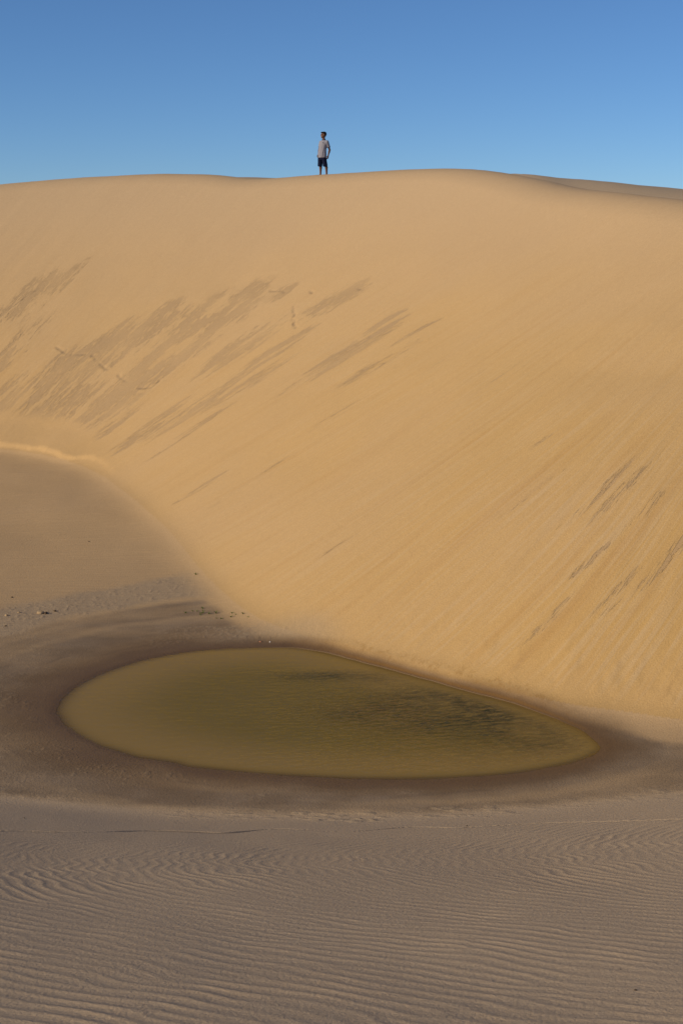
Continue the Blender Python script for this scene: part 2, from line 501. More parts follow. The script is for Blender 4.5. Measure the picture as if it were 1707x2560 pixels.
# ------------------------------------------------------------------ slides and scars on the slip face
slides = [((70, 950), (-60, 1045), 30, 0.9), ((130, 800), (-20, 900), 20, 0.6), ((360, 960), (160, 1100), 22, 0.7), ((240, 960), (60, 1085), 26, 0.9), ((420, 900), (180, 1070), 26, 0.9), ((700, 900), (520, 1030), 20, 0.7), ((560, 1020), (400, 1130), 14, 0.7), ((1020, 860), (880, 950), 18, 0.7), ((1660, 1240), (1540, 1330), 14, 0.7), ((1620, 1420), (1500, 1500), 10, 0.7),
    # upper right end, lower left end, half width (photograph pixels), strength
    ((300, 850), (20, 1060), 34, 1.0), ((200, 880), (90, 965), 26, 1.0), ((430, 775), (230, 905), 34, 1.0), ((640, 730), (420, 860), 34, 1.0),
    ((560, 800), (300, 975), 34, 0.9), ((480, 880), (220, 1050), 30, 0.95), ((700, 800), (520, 920), 26, 0.8), ((900, 718), (760, 790), 22, 1.0),
    ((770, 830), (600, 930), 18, 0.9), ((620, 930), (380, 1090), 20, 0.85), ((960, 820), (760, 950), 26, 0.95), ((450, 1010), (300, 1120), 18, 0.85), ((990, 785), (940, 815), 10, 1.0),
    ((1070, 812), (1000, 850), 10, 0.8), ((140, 690), (0, 790), 20, 1.0), ((210, 665), (60, 790), 10, 0.8), ((720, 720), (670, 745), 12, 0.9), ((60, 870), (-40, 930), 22, 0.9),
    ((130, 1010), (0, 1090), 20, 1.0), ((330, 1020), (220, 1110), 14, 0.9), ((540, 1190), (470, 1240), 10, 0.75), ((680, 1150), (560, 1260), 8, 0.6),
    ((1640, 1160), (1500, 1270), 15, 0.95), ((1560, 1180), (1420, 1290), 14, 0.85), ((1400, 1190), (1270, 1270), 8, 0.85), ((1510, 1385), (1430, 1425), 10, 1.0),
    ((1740, 1340), (1600, 1450), 14, 1.0), ((1450, 1480), (1380, 1530), 7, 0.8), ((1390, 1540), (1330, 1580), 8, 0.9), ((1560, 1500), (1470, 1560), 7, 0.7), ((1330, 1110), (1390, 1080), 7, 0.6),
    ((1130, 880), (1050, 930), 10, 0.5), ((1200, 930), (1080, 1000), 9, 0.5), ((900, 1000), (760, 1080), 10, 0.5), ((1300, 900), (1180, 980), 10, 0.5), ((870, 1350), (800, 1390), 8, 0.6)]
us_ = uu - np.interp(uu, [0, 0.42 * LU, 0.60 * LU, LU], [0.0, 0.0, 0.24, 0.24]) * np.maximum(delta, 0)   # slides lean a little off the fall line on the right
slide = np.zeros_like(Z)
face_mask = (delta > 0.2) & inview
for (a, b, w, s) in slides:
    s = s * (0.78 if a[0] > 1200 else 1.0)
    u1, d1 = surf_fall(*a)
    u2, d2 = surf_fall(*b)
    dist = np.linalg.norm(surf_at((a[0] + b[0]) / 2, (a[1] + b[1]) / 2))
    dc, dl = 0.5 * (d1 + d2), 0.5 * abs(d1 - d2) + 0.2
    uc, ul = 0.5 * (u1 + u2), w * dist / FPX * 1.75
    # the band may lean a little against the fall line
    lean = 0.3 * (u1 - u2) / (d1 - d2 + 1e-6)
    q = ((us_ - uc - lean * (delta - dc)) / ul) ** 2 + ((delta - dc) / (dl * 1.15)) ** 2
    slide = np.maximum(slide, s * np.clip(1.25 - 0.62 * q, 0, 1))
slide *= face_mask
speck = sstep(3.0, 7.0, delta) * sstep(11, 7, delta) * face_mask
slide = np.maximum(slide, 0.14 * speck)
# relief: fine fall-line furrows and slabs
fur = fbm(uu * 2.2, delta * 0.10, 3, 100) * 0.008 + fbm(uu * 7.0, delta * 0.25, 2, 101) * 0.002
Z = Z + np.where(face_mask, fur * sstep(0.2, 2.0, delta), 0)

cracks = [  # photograph pixels
    [(742, 752), (735, 763), (732, 775), (737, 783), (734, 790)], [(728, 795), (737, 800), (734, 806), (736, 812), (741, 818)], [(774, 724), (780, 730)], [(896, 718), (900, 721)], [(676, 726), (704, 725), (711, 729)],
    [(143, 866), (156, 876), (172, 886), (190, 884), (212, 884)], [(228, 886), (240, 896), (252, 908), (268, 922)], [(295, 935), (302, 944), (320, 953)], [(100, 720), (60, 745), (20, 775), (0, 790)], [(345, 968), (380, 966), (400, 950)]]
for c in cracks:
    P = spline([surf_at(*p)[:2] for p in c], 24)
    d, _, s = curve_dist(X[face_mask], Y[face_mask], P)
    i = np.where(face_mask.ravel())[0]
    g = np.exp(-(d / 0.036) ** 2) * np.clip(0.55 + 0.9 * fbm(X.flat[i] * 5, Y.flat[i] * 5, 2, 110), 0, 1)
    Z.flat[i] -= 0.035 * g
    ledge.flat[i] = np.maximum(ledge.flat[i], 0.65 * g)  # gap shade of the cracks painted in, through the ledge mask

# small slumps where the face runs into the shore on the right
slump = sstep(0.1, 0.5, delta) * sstep(1.7, 0.7, delta) * sstep(-0.2, 2.2, X) * inview
Z = Z + slump * 0.024 * np.maximum(fbm(uu * 3.0, delta * 1.6, 3, 120), 0)

# ------------------------------------------------------------------ materials
def new_mat(name):
    m = bpy.data.materials.new(name)
    m.use_nodes = True
    nt = m.node_tree
    nt.nodes.clear()
    return m, nt


class NT:
    def __init__(self, nt):
        self.nt = nt

    def n(self, t, **kw):
        nd = self.nt.nodes.new(t)
        for k, v in kw.items():
            setattr(nd, k, v)
        return nd

    def link(self, a, b):
        self.nt.links.new(a, b)

    def val(self, x, sock):
        if hasattr(x, 'is_linked') or isinstance(x, bpy.types.NodeSocket):
            self.link(x, sock)
        else:
            sock.default_value = x

    def math(self, op, a, b=0.0, c=None, clamp=False):
        nd = self.n('ShaderNodeMath', operation=op, use_clamp=clamp)
        self.val(a, nd.inputs[0]); self.val(b, nd.inputs[1])
        if c is not None:
            self.val(c, nd.inputs[2])
        return nd.outputs[0]

    def mix(self, f, a, b, blend='MIX'):
        nd = self.n('ShaderNodeMix', data_type='RGBA', blend_type=blend)
        self.val(f, nd.inputs[0])
        self.val(a if not isinstance(a, tuple) else (*a, 1), nd.inputs[6]); self.val(b if not isinstance(b, tuple) else (*b, 1), nd.inputs[7])
        return nd.outputs[2]

    def attr(self, name):
        return self.n('ShaderNodeAttribute', attribute_name=name)

    def scale(self, vec, s):
        nd = self.n('ShaderNodeVectorMath', operation='MULTIPLY')
        self.link(vec, nd.inputs[0]); nd.inputs[1].default_value = s
        return nd.outputs[0]

    def noise(self, vec, scale, detail=3.0, rough=0.55, dist=0.0):
        nd = self.n('ShaderNodeTexNoise')
        self.link(vec, nd.inputs['Vector'])
        nd.inputs['Scale'].default_value = scale; nd.inputs['Detail'].default_value = detail
        nd.inputs['Roughness'].default_value = rough; nd.inputs['Distortion'].default_value = dist
        return nd.outputs['Fac']

    def ramp(self, x, lo, hi, o0=0.0, o1=1.0, smooth=True):
        nd = self.n('ShaderNodeMapRange', interpolation_type='SMOOTHSTEP' if smooth else 'LINEAR')
        self.val(x, nd.inputs[0])
        for k, v in zip((1, 2, 3, 4), (lo, hi, o0, o1)):
            self.val(v, nd.inputs[k])
        return nd.outputs[0]


def sand_material():
    m, nt = new_mat('sand')
    t = NT(nt)
    geo = t.n('ShaderNodeNewGeometry')
    pos = geo.outputs['Position']
    fall = t.attr('fall').outputs['Vector']
    A = t.attr('mask_a'); sa = t.n('ShaderNodeSeparateColor'); t.link(A.outputs['Color'], sa.inputs[0])
    B = t.attr('mask_b'); sb = t.n('ShaderNodeSeparateColor'); t.link(B.outputs['Color'], sb.inputs[0])
    damp, wet, pale = sa.outputs
    slide, face, ledge = sb.outputs
    warm = t.attr('warm').outputs['Fac']

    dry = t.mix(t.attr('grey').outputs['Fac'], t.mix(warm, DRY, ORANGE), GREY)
    # fall-line banding and large patches of slightly different sand
    st1 = t.noise(t.scale(fall, (2.6, 0.16, 1)), 1.0, 4.0)
    st2 = t.noise(t.scale(fall, (11.0, 0.45, 1)), 1.0, 3.0)
    big = t.noise(pos, 0.22, 3.0)
    band = t.math('MULTIPLY', t.ramp(st2, 0.42, 0.68), t.math('MULTIPLY', face, t.math('ADD', 0.04, t.math('MULTIPLY', t.math('POWER', warm, 2.0), 0.40))))
    dry = t.mix(band, dry, PALE)
    ob = t.math('MULTIPLY', t.ramp(st1, 0.50, 0.72), t.math('MULTIPLY', face, t.math('ADD', 0.03, t.math('MULTIPLY', t.math('POWER', warm, 2.0), 0.60))))
    dry = t.mix(ob, dry, ORANGE2)
    dry = t.mix(t.math('MULTIPLY', t.ramp(big, 0.35, 0.7), 0.25), dry, (DRY[0] * 0.93, DRY[1] * 0.95, DRY[2] * 1.02))
    # slides: darker, slightly moist sand laid bare, with sharp edges
    sl = t.noise(t.scale(fall, (3.1, 0.50, 1)), 1.0, 7.0, 0.66, 0.35)
    fine = t.noise(t.scale(fall, (5.5, 0.6, 1)), 1.0, 5.0, 0.65)
    fine2 = t.noise(t.scale(fall, (22.0, 3.2, 1)), 1.0, 3.0, 0.6)
    v = t.math('ADD', t.math('ADD', t.math('MULTIPLY', slide, 0.205), t.math('MULTIPLY', sl, 0.85)), t.math('ADD', t.math('MULTIPLY', t.math('SUBTRACT', fine, 0.5), 0.40), t.math('MULTIPLY', t.math('SUBTRACT', fine2, 0.5), 0.40)))
    bare = t.math('MULTIPLY', t.ramp(v, 0.572, 0.612), t.ramp(t.noise(t.scale(fall, (1.2, 0.5, 1)), 1.0, 3.0), 0.25, 0.65, 0.55, 1.0))
    soft = t.ramp(v, 0.48, 0.64, 0.0, 0.40)
    barem = t.math('MULTIPLY', t.math('MAXIMUM', bare, soft), t.math('MULTIPLY', face, t.ramp(slide, 0.12, 0.6)))
    dry = t.mix(t.math('MULTIPLY', barem, 0.92), dry, BARE)
    # damp basin
    nb = t.noise(pos, 1.3, 5.0)
    dampc = t.mix(t.ramp(nb, 0.35, 0.7), DAMP, DAMP2)
    c = t.mix(damp, dry, dampc)
    c = t.mix(pale, c, CRUST)
    c = t.mix(t.math('MULTIPLY', ledge, 0.8), c, LEDGE_CRACK)
    c = t.mix(wet, c, WET)
    mid = t.noise(pos, 9.0, 5.0, 0.7)
    c = t.mix(0.045, c, t.mix(t.ramp(mid, 0.25, 0.75, smooth=False), (0.0, 0.0, 0.0), (1, 1, 1)), 'OVERLAY')
    grain = t.noise(pos, 60.0, 4.0, 0.7)
    c = t.mix(0.16, c, t.mix(t.ramp(grain, 0.3, 0.7, smooth=False), (0.0, 0.0, 0.0), (1, 1, 1)), 'OVERLAY')
    # a far-right tone of algae along the shore
    alg = t.attr('algae').outputs['Fac']
    c = t.mix(alg, c, (0.27, 0.140, 0.030))

    b1 = t.noise(pos, 34.0, 5.0, 0.65)
    h = t.math('MULTIPLY', b1, 0.008)
    h = t.math('ADD', h, t.math('MULTIPLY', t.math('MULTIPLY', st2, face), t.math('ADD', 0.002, t.math('MULTIPLY', warm, 0.005))))
    h = t.math('SUBTRACT', h, t.math('MULTIPLY', barem, 0.012))
    # faint ripples on the flat of the basin
    wv = t.noise(t.scale(pos, (0.9, 8.5, 1)), 1.0, 2.0, 0.5, 0.2)
    h = t.math('ADD', h, t.math('MULTIPLY', t.math('MULTIPLY', wv, t.attr('flat').outputs['Fac']), 0.014))
    bp = t.n('ShaderNodeBump')
    bp.inputs['Strength'].default_value = 0.9
    bp.inputs['Distance'].default_value = 1.0
    t.link(h, bp.inputs['Height'])
    p = t.n('ShaderNodeBsdfPrincipled')
    t.link(c, p.inputs['Base Color'])
    t.link(t.ramp(wet, 0.3, 1.0, 0.95, 0.42), p.inputs['Roughness'])
    p.inputs['Specular IOR Level'].default_value = 0.10
    t.link(bp.outputs[0], p.inputs['Normal'])
    o = t.n('ShaderNodeOutputMaterial')
    t.link(p.outputs[0], o.inputs[0])
    return m


DRY = (0.545, 0.374, 0.203)
GREY = (0.525, 0.393, 0.250)  # sky fill on slopes turned from the sun, put into the sand colour
ORANGE = (0.525, 0.335, 0.130)
ORANGE2 = (0.455, 0.270, 0.100)
PALE = (0.560, 0.415, 0.245)
BARE = (0.425, 0.290, 0.155)
DAMP = (0.250, 0.178, 0.110)
DAMP2 = (0.312, 0.228, 0.146)
CRUST = (0.420, 0.312, 0.195)
LEDGE_CRACK = (0.200, 0.150, 0.105)
WET = (0.160, 0.095, 0.045)
SAND = sand_material()

# ------------------------------------------------------------------ terrain meshes
XYZ = np.stack([X, Y, Z], -1)
gu = np.empty_like(XYZ); gv = np.empty_like(XYZ)
gu[1:-1] = XYZ[2:] - XYZ[:-2]; gu[0] = XYZ[1] - XYZ[0]; gu[-1] = XYZ[-1] - XYZ[-2]
gv = np.roll(XYZ, -1, 1) - np.roll(XYZ, 1, 1)
NRM = np.cross(gv, gu)
NRM /= np.linalg.norm(NRM, axis=-1, keepdims=True) + 1e-12
NRM *= np.sign(NRM[..., 2:3]) + (NRM[..., 2:3] == 0)

warm = np.clip(sstep(9.5, 1.5, Z) * (0.55 + 0.45 * sstep(-4, 5, X)) * (delta > -0.5), 0, 1)
warm = np.where(delta > 0, warm, 0.25 * sstep(6, -2, delta))
palev = np.clip(0.85 * crust + 1.1 * flake * sstep(0.0, 0.25, fl) + 0.5 * shore_crust + 0.55 * crumb * sstep(0.02, 0.12, cl), 0, 1) * inview
flat = sstep(0.5, 2.0, sd) * sstep(0.3, -0.5, delta) * sstep(0.2, -0.4, ed) * (1 - damp * 0.6)
side = sstep(-0.6, 0.6, X) * sstep(4.2, 2.6, X) * (delta > -0.7)
algae = side * np.maximum(0.65 * sstep(0.015, 0.035, sd) * sstep(0.11, 0.06, sd), 0.40 * sstep(0.16, 0.24, sd + 0.10 * nz2) * sstep(0.46, 0.30, sd + 0.10 * nz2) * sstep(0.0, 0.35, fbm(us * 15, sd * 18, 3, 130, 0.7)))
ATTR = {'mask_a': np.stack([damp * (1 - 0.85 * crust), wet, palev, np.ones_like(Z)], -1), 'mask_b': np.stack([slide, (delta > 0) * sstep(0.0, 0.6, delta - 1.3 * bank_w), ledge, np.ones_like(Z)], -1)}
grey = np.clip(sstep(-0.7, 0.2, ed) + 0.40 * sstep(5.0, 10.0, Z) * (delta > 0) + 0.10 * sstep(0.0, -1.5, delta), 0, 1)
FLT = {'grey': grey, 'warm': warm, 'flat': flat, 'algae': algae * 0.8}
FALL = np.stack([us_, delta, 0 * Z], -1)

ii, jj = np.meshgrid(np.arange(NR - 1), np.arange(NA), indexing='ij')
j2 = (jj + 1) % NA
quads = np.stack([ii * NA + jj, ii * NA + j2, (ii + 1) * NA + j2, (ii + 1) * NA + jj], -1).reshape(-1, 4)
qd = delta[ii, jj].ravel(); qe = ed[ii, jj].ravel(); qr = RR[ii, jj].ravel()
region = np.where(qe > 0, 1, np.where(qd > 0, 2, 0))


def grid_mesh(name, faces, mat):
    ids, inv = np.unique(faces.ravel(), return_inverse=True)
    me = bpy.data.meshes.new(name)
    nf = len(faces)
    me.vertices.add(len(ids)); me.loops.add(nf * 4); me.polygons.add(nf)
    me.vertices.foreach_set('co', XYZ.reshape(-1, 3)[ids].astype(np.float32).ravel())
    me.loops.foreach_set('vertex_index', inv.astype(np.int32))
    me.polygons.foreach_set('loop_start', np.arange(0, nf * 4, 4, dtype=np.int32))
    me.polygons.foreach_set('use_smooth', np.ones(nf, bool))
    me.update(calc_edges=True)
    for k, v in ATTR.items():
        a = me.attributes.new(k, 'FLOAT_COLOR', 'POINT')
        a.data.foreach_set('color', v.reshape(-1, 4)[ids].astype(np.float32).ravel())
    for k, v in FLT.items():
        a = me.attributes.new(k, 'FLOAT', 'POINT')
        a.data.foreach_set('value', v.ravel()[ids].astype(np.float32))
    a = me.attributes.new('fall', 'FLOAT_VECTOR', 'POINT')
    a.data.foreach_set('vector', FALL.reshape(-1, 3)[ids].astype(np.float32).ravel())
    me.normals_split_custom_set_from_vertices(NRM.reshape(-1, 3)[ids])
    me.materials.append(mat)
    o = bpy.data.objects.new(name, me)
    COL.objects.link(o)
    return o


def struct(o, label, cat):
    o['kind'] = 'structure'; o['label'] = label; o['category'] = cat
    return o


# wind the faces upwards
q0 = XYZ.reshape(-1, 3)[quads[:1, :3]][0]
if np.cross(q0[1] - q0[0], q0[2] - q0[0])[2] < 0:
    quads = quads[:, ::-1]
struct(grid_mesh('sand_dune', quads[region == 2], SAND), 'tall golden slip face of the dune rising behind the pond', 'dune')
struct(grid_mesh('foreground_dune', quads[region == 1], SAND), 'wind rippled grey brown sand slope in the foreground', 'dune')
struct(grid_mesh('basin_ground', quads[region == 0], SAND), 'flat hollow of damp sand around the pond', 'ground')
print('terrain quads', len(quads))

# ------------------------------------------------------------------ the pond
def water_material():
    m, nt = new_mat('pond_water')
    t = NT(nt)
    pos = t.n('ShaderNodeNewGeometry').outputs['Position']
    depth = t.attr('depth').outputs['Fac']
    wind = t.attr('wind').outputs['Fac']
    # small wind waves, crests across the wind
    rot = t.n('ShaderNodeVectorRotate', rotation_type='Z_AXIS')
    t.link(pos, rot.inputs['Vector']); rot.inputs['Angle'].default_value = R(-14)
    w1 = t.noise(t.scale(rot.outputs[0], (5.5, 11.0, 1)), 1.0, 2.5, 0.6, 0.4)
    w2 = t.noise(t.scale(pos, (1.5, 8.0, 1)), 1.0, 2.5, 0.6)
    h = t.math('ADD', t.math('MULTIPLY', t.math('MULTIPLY', w1, wind), 0.070), t.math('MULTIPLY', w2, 0.0050))
    bp = t.n('ShaderNodeBump'); bp.inputs['Strength'].default_value = 1.0; bp.inputs['Distance'].default_value = 1.0
    t.link(h, bp.inputs['Height'])
    gl = t.n('ShaderNodeBsdfGlossy'); gl.inputs['Roughness'].default_value = 0.03
    t.link(bp.outputs[0], gl.inputs['Normal'])
    fr = t.n('ShaderNodeFresnel'); fr.inputs['IOR'].default_value = 1.33
    t.link(bp.outputs[0], fr.inputs['Normal'])
    tr = t.n('ShaderNodeBsdfTransparent'); tr.inputs['Color'].default_value = (0.88, 0.80, 0.55, 1)
    df = t.n('ShaderNodeBsdfDiffuse')
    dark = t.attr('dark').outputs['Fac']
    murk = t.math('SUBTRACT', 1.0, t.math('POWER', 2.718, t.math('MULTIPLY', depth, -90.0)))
    ripple_dim = t.ramp(t.noise(t.scale(rot.outputs[0], (5.0, 11.0, 1)), 1.0, 4.0, 0.65, 0.3), 0.34, 0.58, 0.35, 1.0)
    dark = t.math('MULTIPLY', dark, ripple_dim)  # dim reflection of the ripple facets painted as dark mottling in the water colour
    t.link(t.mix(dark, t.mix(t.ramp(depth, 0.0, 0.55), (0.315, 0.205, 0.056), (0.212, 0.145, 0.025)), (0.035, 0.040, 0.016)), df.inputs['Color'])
    mx = t.n('ShaderNodeMixShader'); t.link(murk, mx.inputs[0]); t.link(tr.outputs[0], mx.inputs[1]); t.link(df.outputs[0], mx.inputs[2])
    m2 = t.n('ShaderNodeMixShader'); t.link(t.math('MULTIPLY', fr.outputs[0], t.math('ADD', 0.40, t.math('MULTIPLY', wind, 0.5))), m2.inputs[0]); t.link(mx.outputs[0], m2.inputs[1]); t.link(gl.outputs[0], m2.inputs[2])
    o = t.n('ShaderNodeOutputMaterial'); t.link(m2.outputs[0], o.inputs[0])
    return m


xs = np.arange(shore[:, 0].min() - 0.15, shore[:, 0].max() + 0.15, 0.05)
ys = np.arange(shore[:, 1].min() - 0.15, shore[:, 1].max() + 0.15, 0.05)
WX, WY = np.meshgrid(xs, ys)
d, _, s = curve_dist(WX, WY, shore, closed=True)
wsd = d * (-s if area > 0 else s)
dep = np.maximum(-basin_height(WX, WY, wsd), 0)
dep = np.where(wsd < 0, dep, 0)
wpx, wpy = project(WX, WY, 0 * WX)


def wpt(x, y):
    return ground_at(x, y)


def spot(px, py, rx, ry):
    c = ground_at(px, py); a = ground_at(px + rx, py); b = ground_at(px, py - ry)
    return np.exp(-(((WX - c[0]) / (a[0] - c[0])) ** 2 + ((WY - c[1]) / (b[1] - c[1])) ** 2))


wind = 0.12 + 1.0 * spot(1180, 1780, 380, 75) + 0.8 * spot(1330, 1860, 280, 65) + 0.45 * spot(1150, 1900, 330, 40) + 0.5 * spot(850, 1690, 170, 16) + 0.45 * spot(1000, 1785, 150, 22)
wind = np.clip(wind, 0, 1) * np.clip(0.75 + 0.5 * fbm(WX * 1.2, WY * 1.2, 3, 140), 0, 1) * sstep(0.0, -0.35, wsd)
nyw, nxw = WX.shape
keep = (wsd < 0.12)
iy, ix = np.meshgrid(np.arange(nyw - 1), np.arange(nxw - 1), indexing='ij')
k4 = keep[iy, ix] | keep[iy + 1, ix] | keep[iy, ix + 1] | keep[iy + 1, ix + 1]
wf = np.stack([iy * nxw + ix, iy * nxw + ix + 1, (iy + 1) * nxw + ix + 1, (iy + 1) * nxw + ix], -1)[k4]
ids, inv = np.unique(wf.ravel(), return_inverse=True)
wm = bpy.data.meshes.new('pond_water')
wm.from_pydata(np.stack([WX, WY, 0 * WX], -1).reshape(-1, 3)[ids].tolist(), [], inv.reshape(-1, 4).tolist())
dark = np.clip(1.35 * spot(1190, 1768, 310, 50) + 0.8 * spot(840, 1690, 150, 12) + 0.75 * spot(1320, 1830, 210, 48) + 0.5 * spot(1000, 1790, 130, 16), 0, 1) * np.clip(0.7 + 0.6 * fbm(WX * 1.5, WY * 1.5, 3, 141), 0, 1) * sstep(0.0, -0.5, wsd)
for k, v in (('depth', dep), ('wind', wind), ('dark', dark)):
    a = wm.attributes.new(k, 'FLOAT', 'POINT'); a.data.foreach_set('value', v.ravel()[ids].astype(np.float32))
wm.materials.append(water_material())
wm.polygons.foreach_set('use_smooth', np.ones(len(wm.polygons), bool))
water = bpy.data.objects.new('pond_water', wm)
COL.objects.link(water)
struct(water, 'shallow olive brown pond at the foot of the dune', 'pond')

# ------------------------------------------------------------------ dune beyond the crest
fsk = np.array([(-2000, 640), (-400, 520), (300, 470), (560, 452), (598, 441), (640, 442), (704, 445), (760, 455), (1000, 470), (1150, 452), (1230, 436), (1261, 434), (1332, 443), (1425, 451), (1507, 460), (1615, 470), (1664, 476), (1707, 480), (1900, 498), (2400, 560), (3600, 690)], float)
fx_ = np.linspace(-70, 90, 321); fy_ = np.r_[np.linspace(60, 96, 73), np.linspace(97, 160, 30)]
FX, FY = np.meshgrid(fx_, fy_)
_, wy_, wz_ = ray(fsk[:, 0], fsk[:, 1])
zs = np.interp(FX, (fsk[:, 0] - CX) / FPX * 80.0, CAM_H + 80.0 * wz_ / wy_)
FZ = zs - 0.05 * softplus(80 - FY, 1.0) - 0.12 * softplus(FY - 80, 1.0) - 0.9 * softplus(67 - FY, 0.8) + 0.05 * fbm(FX * 0.5, FY * 0.5, 3, 150) * sstep(0, 3, np.abs(FY - 80))
FZ = np.maximum(FZ, -2.0)
ny_, nx_ = FX.shape
iy, ix = np.meshgrid(np.arange(ny_ - 1), np.arange(nx_ - 1), indexing='ij')
ff = np.stack([iy * nx_ + ix, iy * nx_ + ix + 1, (iy + 1) * nx_ + ix + 1, (iy + 1) * nx_ + ix], -1).reshape(-1, 4)
fm_ = bpy.data.meshes.new('far_dune')
fm_.from_pydata(np.stack([FX, FY, FZ], -1).reshape(-1, 3).tolist(), [], ff.tolist())
fm_.polygons.foreach_set('use_smooth', np.ones(len(fm_.polygons), bool))
_a = fm_.attributes.new('grey', 'FLOAT', 'POINT'); _a.data.foreach_set('value', np.ones(len(fm_.vertices), np.float32))
fm_.materials.append(SAND)
fo = bpy.data.objects.new('far_dune', fm_)
COL.objects.link(fo)
struct(fo, 'dull grey brown dune back showing beyond the crest at right', 'dune')


